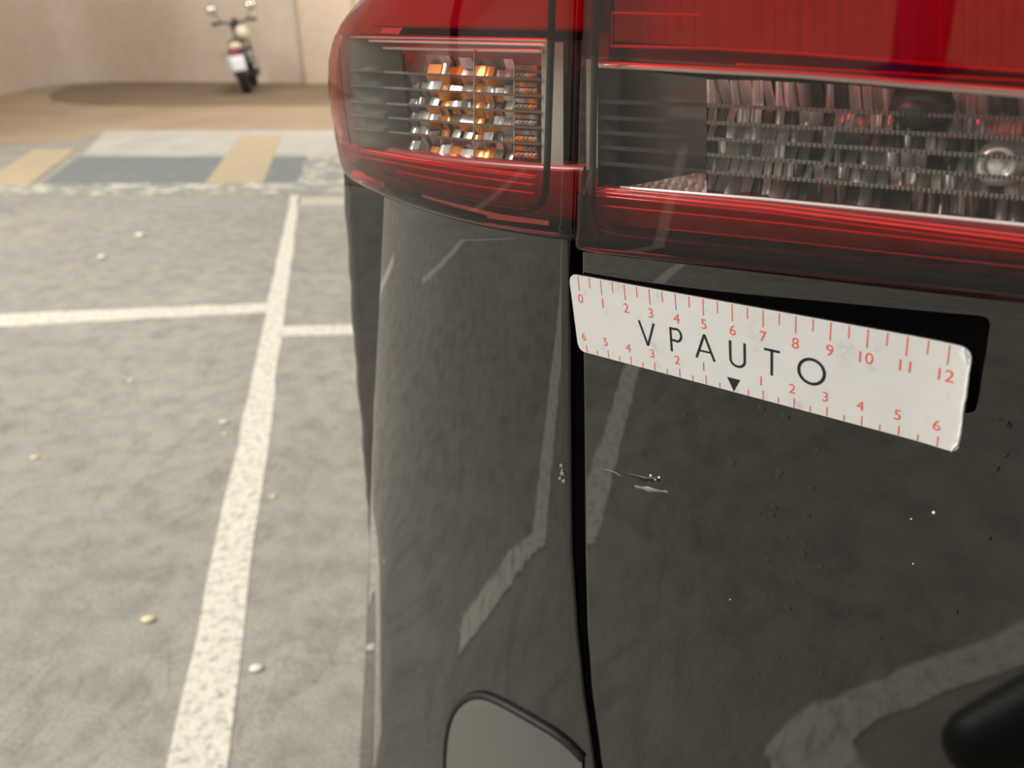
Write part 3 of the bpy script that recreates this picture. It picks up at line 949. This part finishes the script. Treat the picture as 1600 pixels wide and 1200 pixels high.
arc = [(3.93 + .21 * math.cos(a), T0 + .235 - .235 * math.sin(a) * 1.0 + .01) for a in np.linspace(math.pi / 2, -math.pi / 2, 14)]
letter([stroke('P', [(3.74, T0), (3.74, T1)]), stroke('P', [(3.74, T0 + .035), (3.93, T0 + .035)] + arc[1:-1] + [(3.93, T0 + .46), (3.74, T0 + .46)])])
letter([stroke('A', [(5.0, T0), (4.68, T1)]), stroke('A', [(5.0, T0), (5.34, T1)]), stroke('A', [(4.80, T0 + LH * .68), (5.22, T0 + LH * .68)], .07)])
ub = [(6.15 - .245 * math.cos(a), T1 - .26 + .235 * math.sin(a)) for a in np.linspace(0, math.pi, 16)]
letter([stroke('U', [(5.905, T0)] + ub + [(6.395, T0)])])
letter([stroke('T', [(7.28, T0), (7.28, T1)]), stroke('T', [(7.03, T0 + .04), (7.53, T0 + .04)])])
letter([stroke('O', [(8.5 + .38 * math.cos(a), TM + .40 * math.sin(a)) for a in np.linspace(0, 2 * math.pi, 40, endpoint=False)], .095, True)])
flat('centre_arrow', [(5.77, RH - .50), (6.23, RH - .50), (6.0, RH - .02)], M['print_black'])
# frayed corners at the right end
random.seed(3)
for c0, c1 in (((12.30, .02), (12.52, .38)), ((12.50, .35), (12.51, 2.75)), ((12.50, 2.75), (12.36, RH - .02))):
    n = 14; pts = [R(c0[0] + (c1[0] - c0[0]) * k / n + random.uniform(-.012, .012), (c0[1] + (c1[1] - c0[1]) * k / n) / RH, .0003) for k in range(n + 1)]
    v, f = tube(pts, [random.uniform(.00018, .00042) for _ in pts], 5); mesh_obj('frayed_edge', v, f, M['paper'], ruler)
flat('peeled_flap', [(12.22, .10), (12.38, .14), (12.46, .42), (12.36, .34)], M['paper'], .0007)

# ------------------------------------------------------------------ water drops on the tailgate
drop_px = [(1070, 646), (1097, 652), (1086, 670), (1190, 637), (1213, 631), (1228, 650), (1145, 722), (1217, 744), (1219, 737), (1186, 802), (1206, 804), (1210, 792), (1262, 805),
           (1226, 839), (1254, 864), (1256, 848), (1283, 884), (1242, 908), (1197, 935), (1210, 929), (1232, 949), (1323, 957), (1373, 995), (1352, 1017), (1215, 1026), (1283, 1052),
           (1334, 1055), (1184, 1052), (952, 627), (1278, 702), (1268, 762), (1575, 664), (1555, 731), (1570, 710), (1543, 840), (1492, 955), (1172, 1078), (1110, 868), (1200, 874), (1570, 660)]
dm = None
DROP = principled('clear_water', (.012, .011, .010), .05, 0, 1.6).m
fwdM = np.c_[U, N, Z]
for i, p in enumerate(drop_px):
    c = hp(*p, 0.)
    if dm is None:
        v, f = ellipsoid((0, 0, 0), (.0013, .00022, .0013), 14, 8, fwdM)
        o = mesh_obj('water_drop', v, f, PAINT); dm = o
    else:
        o = dm.copy(); COL.objects.link(o)
    o.location = c; s_ = random.uniform(.6, 1.1); o.scale = (s_, s_, s_)
    tag(o, 'tiny clear water drop clinging to the black tailgate paint', 'water drop', 'water drops on the tailgate')
for i, p in enumerate([(1459, 801), (1427, 881), (1424, 811), (1141, 937)]):
    v, f = ellipsoid(hp(*p, .0002), (.0005, .0005, .0005) if i == 0 else (.00025,) * 3, 7, 5)
    o = mesh_obj('dust_speck', v, f, M['leaf2'])
    tag(o, ['largest white dust speck on tailgate paint below ruler', 'small white dust speck on tailgate midway below largest speck', 'tiny white dust speck just left of largest speck on tailgate', 'lone tiny white dust speck left on lower tailgate'][i], 'dust')

# ------------------------------------------------------------------ garage
fl = mesh_obj('floor', [(-30, -14, 0), (30, -14, 0), (30, 24, 0), (-30, 24, 0)], [(0, 1, 2, 3)], M['floor'], smooth=False)
structure(fl, 'worn grey asphalt garage floor with painted parking lines')
def on_floor(name, px, mat, z=.0015, label=None, jag=0., n=1, world=None):
    pts = [floor_at(*p) for p in px] if world is None else [V(*p, 0) for p in world]
    if n > 1:
        q = []
        for a, b in zip(pts, pts[1:] + pts[:1]):
            for k in range(n): q.append(a + (b - a) * k / n)
        pts = q
    if jag: pts = [p + V(random.uniform(-jag, jag), random.uniform(-jag, jag), 0) for p in pts]
    top = [(p[0], p[1], z) for p in pts]; bot = [(p[0], p[1], 0) for p in pts]; m = len(pts)
    f = [tuple(range(m))] + [(i, i + m, (i + 1) % m + m, (i + 1) % m) for i in range(m)]
    o = mesh_obj(name, top + bot, f, mat, fl, smooth=False)
    if label: o['label'] = label
    return o
on_floor('parking_line', [(262, 1200), (352, 1200), (469, 305), (455, 305)], M['white_line'], jag=.004, n=30, label='long white parking bay line')
on_floor('parking_line', [(245, 1280), (342, 1280), (352, 1200), (262, 1200)], M['white_line'], z=.0014)
on_floor('parking_line', [(-60, 494), (438, 474), (441, 487), (-60, 514)], M['white_line'], z=.0022, jag=.006, n=20, label='white cross line to the left')
on_floor('parking_line', [(424, 511), (700, 505), (700, 519), (421, 526)], M['white_line'], z=.0026, jag=.006, n=12, label='white cross line to the right')
on_floor('parking_line', [(466, 308), (700, 306), (700, 320), (464, 321)], M['pale_line'], jag=.01, n=8, label='faded pale cross line')
on_floor('brown_stain', [(-300, 235), (-300, 190), (0, 150), (90, 134), (200, 128), (700, 130), (700, 205), (200, 205), (60, 225)], M['brown'], z=.0012, label='brown stained floor by the wall')
on_floor('wall_foot_band', [(80, 158), (76, 148), (110, 134), (200, 128.5), (700, 131), (700, 166), (300, 166), (150, 166)], M['dark_brown'], z=.0030, jag=.02, n=6, label='dark brown band along the wall foot')  # darker brown strip of floor following the foot of the wall
on_floor('painted_band', [(165, 205), (700, 204), (700, 247), (125, 247)], M['white_area'], z=.0035, label='faded white painted band')
on_floor('painted_band', [(125, 245), (700, 245), (700, 298), (52, 298)], M['blue_area'], z=.0040, label='blue grey painted band')
on_floor('painted_stripe', [(55, 234), (118, 234), (28, 304), (-60, 304)], M['tan_area'], z=.0048, label='tan stripe at the far left')
on_floor('painted_stripe', [(376, 212), (441, 212), (404, 304), (309, 304)], M['tan_area'], z=.0048, label='tan stripe crossing the blue band')
on_floor('chipped_edge', [(-60, 291), (300, 288), (530, 284), (700, 284), (700, 302), (-60, 305)], M['chipped_edge'], z=.0055, jag=.02, n=14, label='chipped white front edge of the painted area')
on_floor('chipped_edge', [(484, 246), (560, 246), (545, 300), (452, 300)], M['chipped_edge'], z=.0052, jag=.02, n=6, label='worn white patch beside the car')
def floor_line(pts, wd, z, label):
    p = smoothpoly([V(*q) for q in pts], 1); T = np.gradient(p, axis=0); T /= np.linalg.norm(T, axis=1)[:, None]
    B = np.c_[-T[:, 1], T[:, 0]] * wd / 2
    return on_floor('parking_line', None, M['white_line'], z=z, jag=.004, n=8, label=label, world=[tuple(q) for q in p + B] + [tuple(q) for q in (p - B)[::-1]])
floor_line([(-2.3, -.62), (-1.15, .03), (-.90, .165), (-.665, .27)], .06, .0018, 'white line seen mirrored in the quarter panel')
floor_line([(-.672, .25), (-.65, .40), (-.60, .54)], .05, .0020, 'short white line seen mirrored low in the quarter panel')
floor_line([(-.205, -.02), (-.21, -.9)], .05, .0018, 'white bay line behind the car')
floor_line([(-.23, -.055), (.35, -.21)], .05, .0022, 'white cross line behind the car')
floor_line([(-2.50, .15), (-2.18, .87), (-1.87, 1.545)], .05, .0018, 'white slanted bay line off to the left')
# walls
wp = [(-400, 260), (-150, 183), (0, 149), (60, 136), (110, 129.5), (190, 127), (330, 128.5), (520, 130), (800, 133)]
wb = [floor_at(*p) for p in smoothpoly(wp, 2)]
wb = [V(wb[0][0] - 3, -8, 0), V(wb[0][0] - 1.5, wb[0][1] - 3, 0)] + wb + [V(9, wb[-1][1], 0), V(16, wb[-1][1], 0), V(17.5, wb[-1][1] - 2, 0), V(17.5, -8, 0)]
v = [(p[0], p[1], 0) for p in wb] + [(p[0], p[1], 3.4) for p in wb]; n = len(wb)
wl = mesh_obj('wall_back', v, [(i, i + 1, i + 1 + n, i + n) for i in range(n - 1)], M['wall'])
structure(wl, 'warm plaster garage wall curving round at the left')
pa = floor_at(478, 131); pb = floor_at(560, 131)
v, f = boxm(((pa[0] + pb[0]) / 2, pa[1] - .0, 1.7), (pb[0] - pa[0], .05, 3.4), .01)
structure(mesh_obj('trim_1', v, f, M['pilaster']), 'cream pilaster on the back wall beside the car')

# blue steel posts to the left of the car, out of frame, mirrored in the lamps
BLUE = principled('blue_post_paint', (.015, .03, .20), .35).m
for (x, y), lab in (((-2.35, -1.85), 'blue steel guard post behind the car to the left'), ((-4.2, 1.15), 'blue steel guard post beside the parking bay to the left')):
    pe = empty('guard_post', (x, y, 0)); tag(pe, lab, 'post', 'blue guard posts')
    v, f = boxm((x, y, .56), (.15, .15, 1.10), .012); mesh_obj('post', v, f, BLUE, pe, smooth=False)
    v, f = boxm((x, y, .006), (.26, .26, .012), .003); mesh_obj('base_plate', v, f, BLUE, pe, smooth=False)
    v, f = boxm((x, y, 1.118), (.16, .16, .016), .005); mesh_obj('cap', v, f, BLUE, pe, smooth=False)
# ------------------------------------------------------------------ litter on the floor
lit = [((350, 661), .012, 'leaf', 'pale dry leaf scrap right beside the long white line'), ((351, 679), .007, 'leaf', 'small dry crumb just below the pale leaf scrap'),
       ((232, 970), .012, 'leaf', 'curled pale leaf left of the line near the bottom'), ((401, 1046), .011, 'leaf2', 'white litter crumb right of the line near car foot'),
       ((205, 595), .009, 'leaf', 'yellowish litter crumb on floor below the cross line'), ((55, 716), .010, 'leaf', 'yellowish litter crumb at the far left of floor'),
       ((160, 403), .02, 'leaf2', 'pale pebble farthest left above the cross line'), ((220, 369), .025, 'leaf2', 'pale pebble farthest back towards painted bands'), ((427, 777), .007, 'leaf', 'tiny dry crumb right of the line beside car')]
for (p, r, m, lab) in lit:
    c = floor_at(*p)
    v = []; f = []
    v, f = ellipsoid((c[0], c[1], r * .3), (r, r * .75, r * .32), 9, 6)
    v = [q + V(random.uniform(-.12, .12) * r, random.uniform(-.12, .12) * r, 0) for q in v]
    tag(mesh_obj('leaf_scrap' if 'leaf' in lab else ('pebble' if 'pebble' in lab else 'litter_crumb'), v, f, M[m]), lab, 'litter')

# ------------------------------------------------------------------ motorcycle by the back wall
mb = floor_at(388, 146)
bike = empty('motorcycle', (mb[0], mb[1], 0))
tag(bike, 'cream and black motorcycle leaning on its stand by the wall', 'motorcycle')
def bpart(name, vf, mat, parent=None):
    v, f = vf; o = mesh_obj(name, v, f, mat); o.parent = parent or bike; return o
def torus(c, R0, r0, seg=36, k=12, wide=1.):
    pts = [V(c[0], c[1] + R0 * math.cos(t), c[2] + R0 * math.sin(t)) for t in np.linspace(0, 2 * math.pi, seg, endpoint=False)]
    return tube(pts, r0, k, closed=True)
v, f = torus((0, 0, .30), .225, .078); tyre = bpart('rear_tyre', (v, f), M['rubber'])
bpart('rear_rim', torus((0, 0, .30), .16, .022), M['metal'], tyre)
bpart('hub', tube([(-.09, 0, .30), (.09, 0, .30)], .05, 14), M['metal'], tyre)
for k in range(8):
    a = 2 * math.pi * k / 8
    bpart('spoke', tube([(0, .04 * math.cos(a), .30 + .04 * math.sin(a)), (0, .16 * math.cos(a), .30 + .16 * math.sin(a))], .009, 5), M['metal'], tyre)
ft = bpart('front_tyre', torus((.02, 1.38, .31), .25, .055), M['rubber'])
bpart('front_rim', torus((.02, 1.38, .31), .195, .02), M['metal'], ft)
def arcfender(c, R0, a0, a1, w_, m=14):
    rows = []
    for t in np.linspace(math.radians(a0), math.radians(a1), m):
        rows.append([V(c[0] + x, c[1] + (R0 - abs(x) * .35) * math.cos(t), c[2] + (R0 - abs(x) * .35) * math.sin(t)) for x in np.linspace(-w_, w_, 7)])
    return grid_mesh(np.array(rows))
bpart('rear_fender', arcfender((0, 0, .30), .345, 60, 185, .09), M['bike_black'])
bpart('front_fender', arcfender((.02, 1.38, .31), .34, 30, 150, .07), M['bike_black'])
bpart('seat', merge(ellipsoid((0, .16, .72), (.13, .30, .07)), ellipsoid((0, .48, .74), (.12, .22, .06))), M['bike_black'])
bpart('tail_cowl', ellipsoid((.0, -.12, .69), (.105, .20, .06)), M['bike_cream'])
bpart('fuel_tank', ellipsoid((.085, .72, .85), (.115, .27, .13)), M['bike_cream'])
tlb = bpart('tail_lamp', boxm((-.01, -.31, .595), (.11, .05, .06), .012), M['bike_red'])
pl = bpart('licence_plate', boxm((-.01, -.36, .46), (.235, .012, .21), .004), M['plate'])
bpart('plate_bracket', boxm((-.01, -.34, .52), (.10, .02, .16), .004), M['bike_black'])
bpart('plate_band', boxm((-.105, -.3668, .46), (.018, .003, .19)), M['plate_blue'], pl)
for s_ in (-1, 1):
    it = bpart('turn_signal', merge(ellipsoid((s_ * .19, -.22, .60), (.022, .022, .022)), tube([(s_ * .06, -.2, .62), (s_ * .19, -.22, .60)], .01, 6)), M['metal'])
bpart('engine', merge(boxm((0, .66, .42), (.34, .36, .34), .05), tube([(-.2, .62, .40), (.2, .62, .40)], .12, 16)), M['metal'])
bpart('frame', merge(tube([(0, .25, .62), (0, .6, .74), (0, 1.02, .92)], .03, 8), tube([(.1, .02, .30), (.11, .42, .36), (.1, .62, .30)], .025, 8), tube([(-.1, .02, .30), (-.11, .42, .36), (-.1, .62, .30)], .025, 8), tube([(0, .2, .62), (.02, .52, .22)], .03, 8)), M['bike_black'])
for s_ in (-1, 1):
    bpart('shock_absorber', tube([(s_ * .13, .02, .34), (s_ * .12, .18, .66)], .026, 8), M['bike_black'])
    bpart('fork_leg', tube([(s_ * .09 + .02, 1.38, .31), (s_ * .1 + .01, 1.05, 1.0)], .022, 8), M['metal'])
bpart('exhaust', merge(tube([(.16, .62, .30), (.18, .35, .24), (.20, .15, .28)], .028, 10), tube([(.20, .15, .28), (.22, -.12, .38)], [.055, .06], 14)), M['metal'])
bpart('handlebar', tube(smoothpoly([V(-.34, .84, 1.03), V(-.16, .92, 1.04), V(-.06, .98, .99), V(.06, .98, .99), V(.16, .92, 1.04), V(.34, .84, 1.03)], 2), .016, 8), M['bike_black'])
for s_ in (-1, 1):
    bpart('grip', tube([(s_ * .22, .895, 1.038), (s_ * .35, .835, 1.03)], .024, 10), M['bike_black'])
    bpart('lever', tube([(s_ * .20, .93, 1.03), (s_ * .34, .92, 1.01)], .009, 6), M['metal'])
    mr = bpart('mirror', ellipsoid((s_ * .31, .93, 1.235 + .0 * s_), (.075, .02, .065)), M['bike_black'])
    bpart('mirror_glass', ellipsoid((s_ * .31, .912, 1.235), (.066, .012, .056)), M['mirror'], mr)
    bpart('mirror_stem', tube([(s_ * .20, .92, 1.05), (s_ * .26, .94, 1.14), (s_ * .30, .935, 1.20)], .008, 6), M['bike_black'], mr)
bpart('headlamp', ellipsoid((.02, 1.14, .92), (.09, .10, .09)), M['bike_black'])
bpart('gauge', ellipsoid((0, .93, 1.0), (.07, .06, .09)), M['bike_black'])
bpart('side_stand', tube([(-.12, .55, .30), (-.27, .50, .02)], .014, 6), M['metal'])
bike.rotation_euler = (0, math.radians(-7.5), math.radians(13))
bike.scale = (.92, .92, .92)

# ------------------------------------------------------------------ photographer behind the camera, seen mirrored in the lamps and the paint
SKIN = principled('skin', (.55, .33, .24), .5).m
NAVY = principled('navy_jacket_cloth', (.012, .018, .085), .8).m
DENIM = principled('dark_trouser_cloth', (.012, .014, .022), .85).m
SHOE = principled('black_shoe_leather', (.010, .010, .011), .45).m
HAIR = principled('dark_brown_hair', (.02, .013, .009), .6).m
PHONE = principled('black_phone_glass', (.01, .01, .012), .15).m
EYE = principled('eye_white', (.8, .78, .75), .2).m
def skinned(name, verts, edges, radii, mat, parent, sub=2, root=0):
    me = bpy.data.meshes.new(name); me.from_pydata(verts, edges, []); me.materials.append(mat)
    o = bpy.data.objects.new(name, me); COL.objects.link(o)
    md = o.modifiers.new('skin', 'SKIN'); md.use_smooth_shade = True
    sv = me.skin_vertices[0].data
    for q, r in zip(sv, radii): q.radius = (r, r) if np.isscalar(r) else r
    sv[root].use_root = True
    o.modifiers.new('subdivision', 'SUBSURF').levels = sub; o.modifiers[-1].render_levels = sub
    adopt(o, parent); return o
per = empty('person', (.06, -.46, 0))
tag(per, 'person in navy jacket and dark trousers standing behind tailgate holding phone', 'person')
hx, hy = .06, -.47
J = dict(pel=(hx, hy, .93), bel=(hx, hy + .01, 1.05), che=(hx, hy + .02, 1.27), clv=(hx, hy + .03, 1.42), nek=(hx, hy + .05, 1.50), hd1=(hx, hy + .085, 1.57), hd2=(hx, hy + .10, 1.66), hd3=(hx, hy + .09, 1.71),
         ls=(hx - .17, hy + .02, 1.39), le=(hx - .24, hy + .10, 1.12), lw=(-.075, -.15, .965), lh=(-.058, -.095, .945),
         rs=(hx + .17, hy + .02, 1.39), re=(hx + .24, hy + .10, 1.12), rw=(.115, -.15, .955), rh=(.095, -.095, .935),
         lp=(hx - .09, hy, .90), lk=(-.05, -.36, .50), la=(-.085, -.33, .10), lf=(-.095, -.23, .052), lt=(-.10, -.16, .042),
         rp=(hx + .09, hy, .90), rk=(.18, -.44, .50), ra=(.19, -.47, .10), rf=(.20, -.36, .045), rt=(.205, -.29, .035))
RD = dict(pel=.12, bel=.115, che=.12, clv=.07, nek=.052, hd1=.075, hd2=.088, hd3=.07, ls=.055, le=.040, lw=.027, lh=(.034, .020), rs=.055, re=.040, rw=.027, rh=(.034, .020),
          lp=.085, lk=.056, la=.030, lf=.020, lt=.014, rp=.085, rk=.056, ra=.030, rf=.020, rt=.014)
EDG = [('pel', 'bel'), ('bel', 'che'), ('che', 'clv'), ('clv', 'nek'), ('nek', 'hd1'), ('hd1', 'hd2'), ('hd2', 'hd3'), ('clv', 'ls'), ('ls', 'le'), ('le', 'lw'), ('lw', 'lh'), ('clv', 'rs'), ('rs', 're'), ('re', 'rw'), ('rw', 'rh'),
       ('pel', 'lp'), ('lp', 'lk'), ('lk', 'la'), ('la', 'lf'), ('lf', 'lt'), ('pel', 'rp'), ('rp', 'rk'), ('rk', 'ra'), ('ra', 'rf'), ('rf', 'rt')]
def bones(keys, grow, name, mat, parent, edges=None, adj=None):
    ks = list(keys); vv = [J[k] for k in ks]; ed = [(ks.index(a), ks.index(b)) for a, b in EDG if a in ks and b in ks]
    rr = [tuple(x + grow for x in RD[k]) if not np.isscalar(RD[k]) else RD[k] + grow for k in ks]
    if adj: rr = [adj.get(k, r) for k, r in zip(ks, rr)]
    return skinned(name, vv, ed, rr, mat, parent)
body = bones([k for k in J if k not in ('lf', 'lt', 'rf', 'rt')], 0., 'body', SKIN, per)
bones(['pel', 'bel', 'che', 'clv', 'ls', 'le', 'lw', 'rs', 're', 'rw'], .022, 'jacket', NAVY, per, adj={'clv': .085})
bones(['pel', 'lp', 'lk', 'la', 'rp', 'rk', 'ra'], .020, 'trousers', DENIM, per)
for a in 'lr':
    bones([a + 'a', a + 'f', a + 't'], .034, 'shoe', SHOE, per, adj={a + 'a': .050, a + 'f': .046, a + 't': .036})
# fingers: rooted in the palm and curled round the phone edge
for a, sx in (('l', 1), ('r', -1)):
    hnd = V(*J[a + 'h'])
    for k in range(4):
        ln = (.9, 1.0, .95, .75)[k]; z0 = hnd[2] + .026 - .017 * k
        p0 = V(hnd[0], hnd[1] - .01, z0); p1 = p0 + V(-sx * .012, .030 * ln, .002); p2 = p1 + V(sx * .014, .020 * ln, 0); p3 = p2 + V(sx * .018 * ln, .004, -.002)
        skinned('finger', [tuple(p0), tuple(p1), tuple(p2), tuple(p3)], [(0, 1), (1, 2), (2, 3)], [.0095, .009, .0085, .007], SKIN, body, 1)
    t0 = V(hnd[0] + sx * .012, hnd[1] - .03, hnd[2] + .01); t1 = t0 + V(sx * .022, .018, .014); t2 = t1 + V(sx * .022, .010, .004)
    skinned('thumb', [tuple(t0), tuple(t1), tuple(t2)], [(0, 1), (1, 2)], [.012, .010, .008], SKIN, body, 1)
hc = V(*J['hd2'])
v, f = ellipsoid(hc + V(0, -.018, .028), (.094, .104, .092)); HR = mesh_obj('hair', v, f, HAIR, body)
v, f = merge(ellipsoid(hc + V(0, .098, -.035), (.014, .022, .024), 10, 8), ellipsoid(hc + V(-.092, 0, -.02), (.012, .02, .03), 10, 8), ellipsoid(hc + V(.092, 0, -.02), (.012, .02, .03), 10, 8)); mesh_obj('nose_and_ears', v, f, SKIN, body)
for q in (-1, 1):
    v, f = ellipsoid(hc + V(q * .032, .080, -.005), (.013, .011, .009), 10, 8); mesh_obj('eye', v, f, EYE, body)
v, f = ellipsoid(hc + V(0, .078, -.075), (.024, .012, .006), 10, 6); mesh_obj('mouth', v, f, principled('lips', (.45, .16, .13), .45).m, body)
# the phone: a slab just behind the lens
PHM = np.c_[RGT, -FWD, UPV]
v, f = boxm((0, 0, 0), (.150, .008, .072), .003)
v = [CAM - FWD * .012 + RGT * .015 - UPV * .012 + PHM @ np.array(q) for q in v]
ph = mesh_obj('smartphone', v, f, PHONE)
tag(ph, 'black smartphone held sideways by the person behind the car', 'phone')
